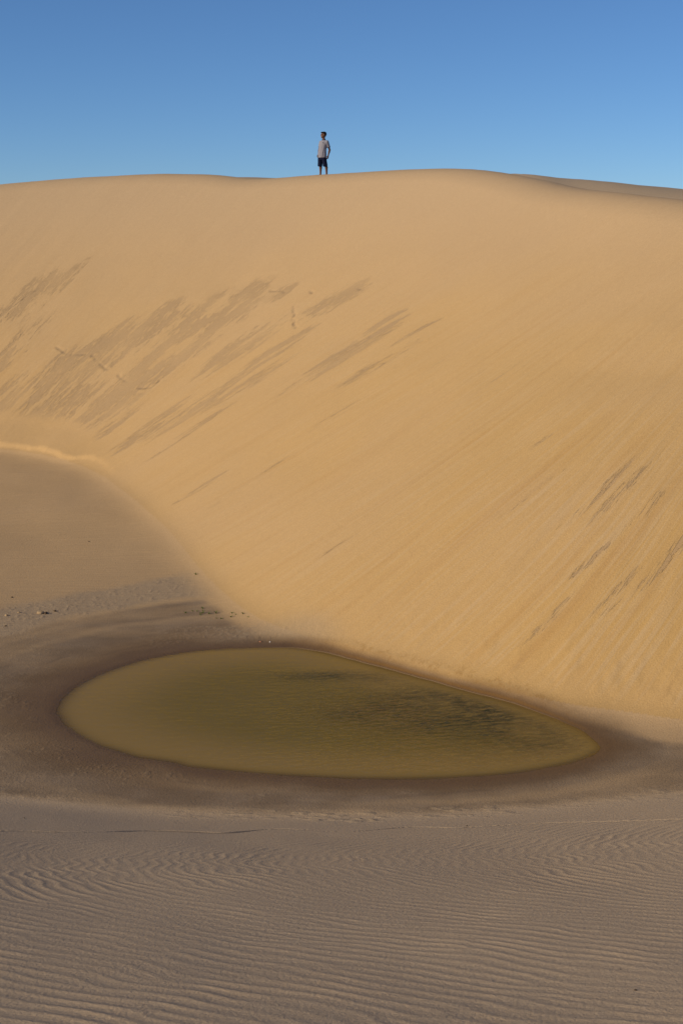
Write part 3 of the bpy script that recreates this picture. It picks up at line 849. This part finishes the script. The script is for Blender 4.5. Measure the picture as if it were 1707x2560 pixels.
# ------------------------------------------------------------------ solid modelling for the figure: distance fields turned into one closed surface
class Solid:
    def __init__(self, lo, hi, res):
        self.lo = np.array(lo, np.float32); self.res = res
        n = np.ceil((np.array(hi) - np.array(lo)) / res).astype(int) + 1
        self.V = np.full(n, 1.0, np.float32)
        self.ax = [self.lo[k] + res * np.arange(n[k], dtype=np.float32) for k in range(3)]

    def box(self, lo, hi, pad):
        sl = []
        for k in range(3):
            a = int(np.floor((lo[k] - pad - self.lo[k]) / self.res)); b = int(np.ceil((hi[k] + pad - self.lo[k]) / self.res)) + 1
            sl.append(slice(max(a, 0), min(max(b, 0), self.V.shape[k])))
        return tuple(sl)

    def pts(self, sl):
        return self.ax[0][sl[0]][:, None, None], self.ax[1][sl[1]][None, :, None], self.ax[2][sl[2]][None, None, :]

    def merge(self, sl, d, k):
        W = self.V[sl]
        h = np.clip(0.5 + 0.5 * (W - d) / k, 0, 1)
        self.V[sl] = W * (1 - h) + d * h - k * h * (1 - h)

    def cone(self, a, b, ra, rb, k=0.02):
        a = np.array(a, np.float32); b = np.array(b, np.float32)
        r = max(ra, rb)
        sl = self.box(np.minimum(a, b) - r, np.maximum(a, b) + r, 2.5 * k + 0.02)
        x, y, z = self.pts(sl)
        D = b - a
        t = np.clip(((x - a[0]) * D[0] + (y - a[1]) * D[1] + (z - a[2]) * D[2]) / (D @ D + 1e-9), 0, 1)
        d = np.sqrt((x - a[0] - t * D[0]) ** 2 + (y - a[1] - t * D[1]) ** 2 + (z - a[2] - t * D[2]) ** 2) - (ra + (rb - ra) * t)
        self.merge(sl, d, k)

    def ell(self, c, r, yaw=0.0, k=0.02, pitch=0.0):
        """ellipsoid: r = (across, along the facing direction, up); yaw turns the facing direction"""
        m = max(r)
        sl = self.box(np.array(c) - m, np.array(c) + m, 2.5 * k + 0.02)
        x, y, z = self.pts(sl)
        fx, fy = math.sin(yaw), math.cos(yaw)
        dx, dy, dz = x - c[0], y - c[1], z - c[2]
        f = dx * fx + dy * fy
        a = dx * fy - dy * fx
        f, u = f * math.cos(pitch) + dz * math.sin(pitch), dz * math.cos(pitch) - f * math.sin(pitch)
        q = np.sqrt((a / r[0]) ** 2 + (f / r[1]) ** 2 + (u / r[2]) ** 2)
        g = np.sqrt((a / r[0] ** 2) ** 2 + (f / r[1] ** 2) ** 2 + (u / r[2] ** 2) ** 2) + 1e-6
        self.merge(sl, q * (q - 1) / g, k)

    def trunk(self, prof, yaw, k=0.02, fold=0.0):
        """stack of elliptic sections: z, cx, cy, half width, half depth"""
        P = np.array(prof, float); P = P[np.argsort(P[:, 0])]
        m = P[:, 3:].max()
        sl = self.box((P[:, 1].min() - m, P[:, 2].min() - m, P[0, 0]), (P[:, 1].max() + m, P[:, 2].max() + m, P[-1, 0]), 0.05)
        x, y, z = self.pts(sl)
        zz = z.ravel()
        c = [np.interp(zz, P[:, 0], P[:, j])[None, None, :].astype(np.float32) for j in (1, 2, 3, 4)]
        fx, fy = math.sin(yaw), math.cos(yaw)
        dx, dy = x - c[0], y - c[1]
        f = dx * fx + dy * fy
        a = dx * fy - dy * fx
        q = np.sqrt((a / c[2]) ** 2 + (f / c[3]) ** 2)
        d = (q - 1) * np.minimum(c[2], c[3])
        if fold:
            th = np.arctan2(a, f)
            d = d + fold * (np.sin(7 * th + 9 * z) * 0.6 + np.sin(13 * th - 14 * z + 1.0) * 0.4) * np.clip((1.35 - z) / 0.4, 0, 1)
        d = np.maximum(d, np.maximum(P[0, 0] - z, z - P[-1, 0]))
        self.merge(sl, d, k)

    def mesh(self, name, mat, parent):
        V = self.V; r = self.res
        nx, ny, nz = V.shape
        ins = V < 0
        cnt = np.zeros((nx - 1, ny - 1, nz - 1), np.int8)
        for i in (0, 1):
            for j in (0, 1):
                for k in (0, 1):
                    cnt += ins[i:nx - 1 + i, j:ny - 1 + j, k:nz - 1 + k]
        act = (cnt > 0) & (cnt < 8)
        C = np.argwhere(act)
        idx = -np.ones(act.shape, np.int32)
        idx[act] = np.arange(len(C))
        acc = np.zeros((len(C), 3)); num = np.zeros(len(C))
        corners = [(i, j, k) for i in (0, 1) for j in (0, 1) for k in (0, 1)]
        for a in corners:
            for ax in range(3):
                if a[ax]:
                    continue
                b = list(a); b[ax] = 1
                va = V[C[:, 0] + a[0], C[:, 1] + a[1], C[:, 2] + a[2]]; vb = V[C[:, 0] + b[0], C[:, 1] + b[1], C[:, 2] + b[2]]
                m = (va < 0) != (vb < 0)
                t = np.where(m, va / (va - vb + 1e-12), 0)
                p = C + np.array(a)
                p = p.astype(float); p[:, ax] += t
                acc[m] += p[m]; num[m] += 1
        P = self.lo + r * acc / num[:, None]
        F = []
        for ax in range(3):
            o1, o2 = [q for q in range(3) if q != ax]
            s0 = [slice(None)] * 3; s1 = [slice(None)] * 3
            s0[ax] = slice(0, -1); s1[ax] = slice(1, None)
            A = ins[tuple(s0)]; B = ins[tuple(s1)]
            E_ = np.argwhere(A != B)
            ok = (E_[:, o1] > 0) & (E_[:, o2] > 0) & (E_[:, o1] < V.shape[o1] - 1) & (E_[:, o2] < V.shape[o2] - 1)
            E_ = E_[ok]
            flip = A[E_[:, 0], E_[:, 1], E_[:, 2]]
            q = []
            for (da, db) in ((1, 1), (0, 1), (0, 0), (1, 0)):
                e = E_.copy(); e[:, o1] -= da; e[:, o2] -= db
                q.append(idx[e[:, 0], e[:, 1], e[:, 2]])
            q = np.stack(q, 1)
            if ax == 1:
                flip = ~flip
            q[~flip] = q[~flip][:, ::-1]
            F.append(q)
        F = np.vstack(F)
        me = bpy.data.meshes.new(name)
        me.vertices.add(len(P)); me.loops.add(len(F) * 4); me.polygons.add(len(F))
        me.vertices.foreach_set('co', P.astype(np.float32).ravel())
        me.loops.foreach_set('vertex_index', F.astype(np.int32).ravel())
        me.polygons.foreach_set('loop_start', np.arange(0, len(F) * 4, 4, dtype=np.int32))
        me.polygons.foreach_set('use_smooth', np.ones(len(F), bool))
        me.update(calc_edges=True)
        me.materials.append(mat)
        o = bpy.data.objects.new(name, me)
        o.parent = parent
        COL.objects.link(o)
        return o


def simple_mat(name, col, rough=0.8, var=0.15, scale=30.0):
    m, nt = new_mat(name)
    t = NT(nt)
    tc = t.n('ShaderNodeTexCoord').outputs['Object']
    n = t.noise(tc, scale, 4.0)
    p = t.n('ShaderNodeBsdfPrincipled')
    t.link(t.mix(t.ramp(n, 0.3, 0.7), tuple(c * (1 - var) for c in col), tuple(min(1, c * (1 + var)) for c in col)), p.inputs['Base Color'])
    p.inputs['Roughness'].default_value = rough
    p.inputs['Specular IOR Level'].default_value = 0.15
    bp = t.n('ShaderNodeBump'); bp.inputs['Distance'].default_value = 0.004; bp.inputs['Strength'].default_value = 0.5
    t.link(n, bp.inputs['Height']); t.link(bp.outputs[0], p.inputs['Normal'])
    o = t.n('ShaderNodeOutputMaterial'); t.link(p.outputs[0], o.inputs[0])
    return m


def build_person():
    skin = simple_mat('skin', (0.150, 0.074, 0.045), 0.55, 0.10)
    hairm = simple_mat('hair', (0.012, 0.010, 0.012), 0.6, 0.4, 80.0)
    shirtm = simple_mat('shirt_cloth', (0.238, 0.238, 0.285), 0.9, 0.06, 60.0)
    navy = simple_mat('navy_cloth', (0.005, 0.008, 0.030), 0.9, 0.15, 60.0)
    eyem = simple_mat('eye', (0.03, 0.02, 0.015), 0.2, 0.1)
    root = bpy.data.objects.new('person', None)
    COL.objects.link(root)
    yaw = math.atan2(-0.57, -0.82)                # chest faces left and towards the camera
    hy = math.atan2(-0.95, -0.31)                 # the head is turned further, nearly in profile
    l = np.array([0.82, -0.57, 0.0]); f = np.array([-0.57, -0.82, 0.0]); up = np.array([0, 0, 1.0])
    hf = np.array([-0.95, -0.31, 0.0]); hl = np.array([0.31, -0.95, 0.0])
    v = np.array
    hipR, kneeR, ankR = v([-0.125, 0.05, 0.90]), v([-0.130, 0.035, 0.49]), v([-0.122, 0.06, 0.085])
    hipL, kneeL, ankL = v([0.025, -0.05, 0.90]), v([0.093, -0.075, 0.49]), v([0.128, -0.03, 0.085])
    shR, elR, wrR = v([-0.105, 0.112, 1.350]), v([-0.168, 0.165, 1.085]), v([-0.208, 0.085, 0.870])
    shL, elL, wrL = v([0.152, -0.100, 1.350]), v([0.248, -0.020, 1.045]), v([0.188, -0.085, 0.815])
    neck, head = v([0.012, 0.008, 1.43]), v([0.000, 0.0, 1.635])
    lo, hi = (-0.36, -0.34, -0.02), (0.36, 0.34, 1.80)

    def hand(S, w, d, across, inner):
        d = d / np.linalg.norm(d); across = across / np.linalg.norm(across); n = np.cross(d, across)
        n = n if n @ inner > 0 else -n              # the side the fingers curl towards
        for q in (-0.028, -0.009, 0.010, 0.028):
            S.cone(w + across * q * 0.6, w + d * 0.080 + across * q, 0.016, 0.013, 0.012)
        for q, ln in ((-0.030, 0.056), (-0.010, 0.074), (0.011, 0.080), (0.031, 0.070)):
            k0 = w + d * 0.080 + across * q
            k1 = k0 + (d * 0.88 + n * 0.40 + across * q * 3.0) * ln * 0.55
            k2 = k1 + (d * 0.55 + n * 0.80 + across * q * 1.5) * ln * 0.50
            S.cone(k0, k1, 0.0095, 0.0085, 0.004)
            S.cone(k1, k2, 0.0085, 0.0070, 0.004)
        t0 = w + d * 0.025 + across * 0.026
        t1 = t0 + (d * 0.6 + across * 0.75 + n * 0.35) * 0.042
        t2 = t1 + (d * 0.85 + across * 0.25 + n * 0.45) * 0.032
        S.cone(t0, t1, 0.0135, 0.0110, 0.008)
        S.cone(t1, t2, 0.0110, 0.0085, 0.004)

    B = Solid(lo, hi, 0.006)
    B.trunk([(0.84, -0.050, 0, 0.150, 0.105), (0.95, -0.048, 0, 0.158, 0.110), (1.08, -0.030, 0, 0.140, 0.100), (1.25, -0.005, 0, 0.160, 0.110), (1.36, 0.010, 0, 0.150, 0.090), (1.42, 0.014, 0.005, 0.085, 0.065)], yaw, 0.04)
    B.cone(neck + v([0, 0, -0.03]), head + v([0.012, 0.004, -0.06]), 0.056, 0.053, 0.03)
    for h_, k_, a_ in ((hipR, kneeR, ankR), (hipL, kneeL, ankL)):
        B.cone(h_, k_, 0.072, 0.056, 0.03)
        calf = k_ * 0.68 + a_ * 0.32 - f * 0.022
        B.cone(k_, calf, 0.052, 0.056, 0.02)
        B.cone(calf, a_, 0.054, 0.035, 0.02)
        heel = a_ - f * 0.045 + v([0, 0, -0.05]); ball = a_ + f * 0.115 + v([0, 0, -0.055]); tip = a_ + f * 0.165 + v([0, 0, -0.060])
        B.cone(heel, ball, 0.032, 0.030, 0.02)
        B.cone(a_, ball, 0.034, 0.026, 0.03)
        B.cone(ball - l * 0.012, tip - l * 0.012, 0.030, 0.022, 0.01)
        for q in range(5):
            tb = ball + l * (q - 2) * 0.017
            B.cone(tb, tb + f * (0.052 - 0.005 * abs(q - 1)) + v([0, 0, -0.006]), 0.012, 0.010, 0.004)
    for s_, e_, w_ in ((shR, elR, wrR), (shL, elL, wrL)):
        B.cone(s_, s_ * 0.5 + e_ * 0.5, 0.056, 0.047, 0.03)
        B.cone(s_ * 0.5 + e_ * 0.5, e_, 0.047, 0.038, 0.02)
        B.cone(e_, e_ * 0.7 + w_ * 0.3, 0.039, 0.040, 0.02)
        B.cone(e_ * 0.7 + w_ * 0.3, w_, 0.039, 0.026, 0.02)
    hand(B, wrL, v([-0.25, -0.10, -1.0]), v([-0.75, -0.55, 0.10]), v([-0.4, 0.6, 0.0]))
    hand(B, wrR, v([-0.30, -0.35, -1.0]), v([-0.65, -0.75, 0.2]), v([0.7, -0.4, 0.0]))
    # head
    B.ell(head + v([0.010, 0.003, 0.010]), (0.076, 0.098, 0.104), hy, 0.02)
    B.ell(head + hf * 0.032 + v([0, 0, -0.060]), (0.058, 0.062, 0.072), hy, 0.03)
    B.ell(head + hf * 0.072 + v([0, 0, -0.108]), (0.026, 0.022, 0.020), hy, 0.03)
    B.cone(head + hf * 0.096 + v([0, 0, 0.008]), head + hf * 0.103 + v([0, 0, -0.034]), 0.008, 0.013, 0.014)
    B.cone(head + hf * 0.088 + hl * 0.035 + v([0, 0, 0.022]), head + hf * 0.088 - hl * 0.035 + v([0, 0, 0.022]), 0.012, 0.012, 0.02)
    for zz in (-0.062, -0.074):
        B.cone(head + hf * 0.090 + hl * 0.014 + v([0, 0, zz]), head + hf * 0.090 - hl * 0.014 + v([0, 0, zz]), 0.008, 0.008, 0.006)
    for sg in (-1, 1):
        B.ell(head + hl * sg * 0.076 - hf * 0.004 + v([0.008, 0, -0.010]), (0.010, 0.020, 0.032), hy, 0.008)
    body = B.mesh('body', skin, root)

    H = Solid((-0.16, -0.16, 1.50), (0.16, 0.16, 1.80), 0.005)
    H.ell(head + v([0.018, 0.006, 0.040]) - hf * 0.012, (0.083, 0.100, 0.090), hy, 0.02)
    H.ell(head + hf * 0.060 + v([0, 0, 0.092]), (0.060, 0.050, 0.026), hy, 0.03)
    H.ell(head - hf * 0.070 + v([0, 0, -0.005]), (0.066, 0.042, 0.075), hy, 0.03)
    x, y, z = H.pts((slice(None),) * 3)
    ff_ = (x - head[0]) * hf[0] + (y - head[1]) * hf[1]
    H.V += 0.006 * np.sin(90 * x + 40 * y) * np.sin(85 * z + 30 * y)
    H.V = np.maximum(H.V, -(z - (head[2] + 0.045 - 0.0 * z)) - np.where(ff_ > 0.005, 0.0, 10.0))      # clear of the face
    H.V = np.maximum(H.V, -(z - (head[2] - 0.075)))
    H.mesh('hair', hairm, body)
    for sg in (-1, 1):
        eb = Solid(head + hf * 0.082 + hl * sg * 0.032 - 0.02, head + hf * 0.082 + hl * sg * 0.032 + 0.02, 0.003)
        eb.ell(head + hf * 0.082 + hl * sg * 0.032, (0.011, 0.011, 0.009), hy, 0.002)
        eb.mesh('eye', eyem, body)

    S = Solid(lo, hi, 0.006)
    S.trunk([(0.745, -0.056, 0.0, 0.180, 0.145), (0.90, -0.050, 0.0, 0.178, 0.140), (1.08, -0.030, 0.0, 0.162, 0.126), (1.25, -0.006, 0.0, 0.178, 0.130), (1.34, 0.008, 0.0, 0.172, 0.112), (1.385, 0.010, 0.003, 0.140, 0.095), (1.415, 0.012, 0.005, 0.110, 0.082), (1.44, 0.014, 0.006, 0.068, 0.066)], yaw, 0.02, 0.007)
    ends = []
    for s_, e_ in ((shR, elR), (shL, elL)):
        m_ = s_ * 0.42 + e_ * 0.58
        S.cone(s_, m_, 0.064, 0.062, 0.05)
        S.cone(neck + v([0, 0, -0.055]), s_ + v([0, 0, 0.008]), 0.060, 0.050, 0.03)
        ends.append((m_, e_ - s_))
    x, y, z = S.pts((slice(None),) * 3)
    cuffs = []
    for m_, d_ in ends:
        d_ = d_ / np.linalg.norm(d_)
        ax_ = (x - m_[0]) * d_[0] + (y - m_[1]) * d_[1] + (z - m_[2]) * d_[2]
        near = (x - m_[0]) ** 2 + (y - m_[1]) ** 2 + (z - m_[2]) ** 2 < 0.13 ** 2
        out = ((x - m_[0]) * (m_[0] + 0.03) > -0.004) | True
        rad = np.sqrt(np.maximum((x - m_[0]) ** 2 + (y - m_[1]) ** 2 + (z - m_[2]) ** 2 - ax_ ** 2, 0))
        S.V = np.where(near & (rad < 0.075), np.maximum(S.V, ax_ - 0.030), S.V)
        q = Solid(m_ - 0.11, m_ + 0.11, 0.005)
        X_, Y_, Z_ = q.pts((slice(None),) * 3)
        ax2 = (X_ - m_[0]) * d_[0] + (Y_ - m_[1]) * d_[1] + (Z_ - m_[2]) * d_[2]
        r2 = np.sqrt(np.maximum((X_ - m_[0]) ** 2 + (Y_ - m_[1]) ** 2 + (Z_ - m_[2]) ** 2 - ax2 ** 2, 0))
        q.V = np.maximum(r2 - 0.066, np.abs(ax2 - 0.022) - 0.011).astype(np.float32)
        cuffs.append(q)
    shirt = S.mesh('shirt', shirtm, root)
    for q in cuffs:
        q.mesh('sleeve_cuff', navy, shirt)
    K = Solid((-0.16, -0.16, 1.36), (0.18, 0.16, 1.52), 0.005)
    x, y, z = K.pts((slice(None),) * 3)
    cz = neck + v([0, 0, 0.0])
    fr_ = (x - cz[0]) * f[0] + (y - cz[1]) * f[1]
    rr_ = np.sqrt((x - cz[0]) ** 2 + (y - cz[1]) ** 2)
    zz = z + 0.35 * np.maximum(fr_, -0.02)
    K.V = np.maximum(np.maximum(rr_ - (0.083 - 0.25 * (zz - 1.43)), 0.050 - rr_), np.abs(zz - 1.438) - 0.026).astype(np.float32)
    K.mesh('collar', navy, shirt)
    E_ = Solid((-0.10, -0.22, 1.26), (0.08, -0.02, 1.38), 0.004)
    x, y, z = E_.pts((slice(None),) * 3)
    c0 = v([-0.006, 0.0, 1.318]) + f * 0.118 + l * 0.065
    fr_ = (x - c0[0]) * f[0] + (y - c0[1]) * f[1]; la_ = (x - c0[0]) * l[0] + (y - c0[1]) * l[1]
    E_.V = np.maximum(np.maximum(np.abs(fr_) - 0.013, np.abs(la_) - 0.020), np.abs(z - c0[2] + 0.2 * la_) - 0.009).astype(np.float32)
    E_.mesh('emblem', navy, shirt)

    T = Solid(lo, hi, 0.006)
    T.trunk([(0.66, -0.045, 0.0, 0.168, 0.128), (0.80, -0.052, 0.0, 0.164, 0.126)], yaw, 0.03)
    T.cone(hipR + v([0, 0, -0.19]), kneeR + v([-0.012, 0, -0.04]), 0.098, 0.096, 0.04)
    T.cone(hipL + v([0, 0, -0.19]), kneeL + v([-0.022, 0, -0.05]), 0.098, 0.094, 0.04)
    x, y, z = T.pts((slice(None),) * 3)
    T.V = T.V + 0.004 * np.sin(60 * x - 30 * y + 8 * z)
    T.V = np.maximum(T.V, (0.385 + 0.10 * np.maximum(0.0, 0.10 - np.abs(x + 0.02)) - 0.25 * np.minimum(x + 0.12, 0)) - z)
    T.mesh('shorts', navy, root)
    root['label'] = 'person in grey polo shirt and dark shorts standing on the dune crest, looking left'
    root['category'] = 'person'
    return root


man = build_person()
a_ = np.abs(np.degrees(math.atan2(808 - CX, FPX / math.cos(PITCH))) - angs).argmin()
rr_ = np.where((ring > 40) & (ring < 75))[0]
_, py_ = project(X[rr_, a_], Y[rr_, a_], Z[rr_, a_])
k_ = rr_[py_.argmin()]
dirv = np.array([X[k_, a_], Y[k_, a_]]) / ring[k_]
mr = ring[k_] + 0.35
mz = np.interp(mr, ring, Z[:, a_])
man.location = (dirv[0] * mr + 0.0, dirv[1] * mr, mz - 0.07)
man.scale = (0.95, 0.95, 0.95)
print('person at', tuple(man.location), 'crest', ring[k_])


# ------------------------------------------------------------------ sprouts of beach grass on the damp flat
def sprout_mesh(n, hgt, spread, seed):
    g = np.random.default_rng(seed)
    V, F = [], []
    for i in range(n):
        a = g.uniform(0, 2 * np.pi); hh = hgt * g.uniform(0.6, 1.0); le = spread * g.uniform(0.5, 1.2); w = 0.0045 * g.uniform(0.8, 1.4)
        dx, dy = math.cos(a), math.sin(a)
        b = len(V)
        for t_ in (0, 0.35, 0.7, 1.0):
            ww = w * (1 - t_ ** 2) + 0.0004
            cx = dx * (0.004 + le * t_ ** 1.6); cy = dy * (0.004 + le * t_ ** 1.6); cz = hh * (t_ - 0.30 * t_ ** 3)
            V += [(cx - dy * ww, cy + dx * ww, cz), (cx + dy * ww, cy - dx * ww, cz), (cx + dx * ww * 0.6, cy + dy * ww * 0.6, cz + ww * 0.5)]
        for q in range(3):
            o = b + 3 * q
            F += [(o, o + 1, o + 4, o + 3), (o + 1, o + 2, o + 5, o + 4), (o + 2, o, o + 3, o + 5)]
        F.append((b + 9, b + 10, b + 11))
    me = bpy.data.meshes.new('grass_sprout')
    me.from_pydata(V, [], F)
    return me


leafm = simple_mat('sprout_leaf', (0.115, 0.170, 0.028), 0.6, 0.3, 60.0)
sprouts = [(465, 1530, 9, 'upright green sprout at the left end of the seedling patch'), (479, 1525, 3, None), (485, 1527, 4, None), (492, 1526, 5, None), (509, 1520, 8, 'dark green sprout at the back of the seedling patch'),
           (507, 1525, 5, None), (502, 1531, 6, None), (509, 1532, 9, 'tall green sprout in the middle of the seedling patch'), (503, 1536, 5, None), (524, 1532, 8, 'sprawling green sprout just left of the widest one'), (541, 1531, 11, 'widest green sprout of the seedling patch, spreading over the sand'),
           (581, 1531, 6, None), (589, 1534, 5, None), (607, 1533, 8, 'green sprout at the right end of the patch, near the slip face'), (577, 1540, 8, 'low green sprout in front of the others at right'), (541, 1543, 4, None), (553, 1545, 4, None), (620, 1541, 4, None), (491, 1434, 8, 'lone green sprout by itself on the pale flat')]
small = {1: 'tiny seedling second from the left end of the patch', 2: 'tiny seedling third from the left end of the patch', 3: 'tiny seedling fourth from the left end of the patch', 5: 'small seedling right below the dark one at the back', 6: 'small seedling just left of the tall middle sprout', 8: 'small seedling in front of the tall middle sprout',
         11: 'small seedling in the right half, left of two others in a row', 12: 'small seedling between its row neighbours in the right half', 15: 'tiny seedling in the frontmost pair, the left one', 16: 'tiny seedling in the frontmost pair, the right one', 17: 'tiny seedling farthest right, towards the slip face'}
for q, (px_, py_, sz, lab) in enumerate(sprouts):
    p = surf_at(px_, py_)
    h_ = sz / FPX * 27 * 1.05
    o = bpy.data.objects.new('grass_sprout', sprout_mesh(6 + sz // 2, h_, h_ * 0.75, 300 + q))
    o.data.materials.append(leafm)
    i_ = surf_index(px_, py_)
    o.location = (X.flat[i_], Y.flat[i_], Z.flat[i_] - 0.004)
    COL.objects.link(o)
    o['label'] = lab or small[q]
    o['category'] = 'plant'
    o['group'] = 'grass sprouts on the damp sand'


# ------------------------------------------------------------------ pebbles and clods
def clod_mesh(rx, ry, rz, seed):
    import bmesh
    g = np.random.default_rng(seed)
    bm = bmesh.new()
    bmesh.ops.create_icosphere(bm, subdivisions=3, radius=1.0)
    off = g.uniform(0, 50, 3)
    for v_ in bm.verts:
        c = v_.co
        n = float(fbm(np.array([c.x * 1.4 + off[0] + c.z]), np.array([c.y * 1.4 + off[1] - c.z * 0.7]), 3, seed)[0])
        s_ = 1 + 0.45 * n
        v_.co = Vector((c.x * rx * s_, c.y * ry * s_, max(c.z, -0.35) * rz * s_))
    me = bpy.data.meshes.new('clod')
    bm.to_mesh(me)
    bm.free()
    return me


clodm = simple_mat('clod_sand', (0.40, 0.29, 0.17), 0.95, 0.2, 40.0)
darkm = simple_mat('dark_clod', (0.11, 0.075, 0.045), 0.9, 0.3, 40.0)
pinkm = simple_mat('pink_stone', (0.42, 0.20, 0.12), 0.7, 0.2, 40.0)
whitem = simple_mat('white_stone', (0.75, 0.72, 0.66), 0.6, 0.1, 40.0)
clods = [  # photograph pixel, half sizes in pixels, material, name, label
    (104, 1532, 9, 5, clodm, 'sand_clod', 'largest pale sand clod on the crust at left'), (118, 1533, 4, 4, darkm, 'sand_clod', 'dark clod right beside the largest pale clod'), (140, 1527, 4, 3, darkm, 'sand_clod', 'dark clod at the right end of the clod row on the crust'),
    (50, 1531, 4, 3, clodm, 'sand_clod', 'small pale clod between the largest clod and the left edge'), (17, 1537, 5, 3, clodm, 'sand_clod', 'pale clod near the left edge of the crust'), (15, 1563, 3, 2, darkm, 'sand_clod', 'dark lump in place of a hole below the crust at the left edge'),  # last one is a dark lump standing in for a hole
    (32, 1491, 3, 2, darkm, 'sand_clod', 'small dark clod at the upper edge of the crust, far left'), (652, 1603, 3, 2, pinkm, 'pebble', 'reddish pebble on the dark far shore of the pond'), (675, 1604, 2, 1.5, whitem, 'pebble', 'tiny white pebble on the far shore beside the reddish one'),
    (224, 1351, 3, 1.2, darkm, 'sand_clod', 'lone dark clod out on the smooth upper flat'), (61, 2043, 2, 1.5, darkm, 'sand_clod', 'dark clod on the rippled sand at the left edge'), (1167, 2062, 3, 1.5, darkm, 'sand_clod', 'dark clod on the thin ledge across the ripples'),
    (1588, 2474, 4, 2, darkm, 'sand_clod', 'dark clod on the foreground ripples at lower right'), (1549, 2420, 2, 1, darkm, 'pebble', 'dark speck of stone on the ripples above the lower right clod')]
for q, (px_, py_, a, b, mt, nm, lab) in enumerate(clods):
    i_ = surf_index(px_, py_)
    dist = math.sqrt(X.flat[i_] ** 2 + Y.flat[i_] ** 2 + (Z.flat[i_] - CAM_H) ** 2)
    rx = a * dist / FPX; rz = b * dist / FPX
    o = bpy.data.objects.new(nm, clod_mesh(rx, rx * 0.8, rz, 500 + q))
    o.data.materials.append(mt)
    o.data.polygons.foreach_set('use_smooth', np.ones(len(o.data.polygons), bool))
    o.location = (X.flat[i_], Y.flat[i_], Z.flat[i_] + rz * 0.15)
    o.rotation_euler = (0, 0, q * 1.3)
    COL.objects.link(o)
    o['label'] = lab; o['category'] = 'pebble' if nm == 'pebble' else 'clod'; o['group'] = 'clods and pebbles lying on the sand'
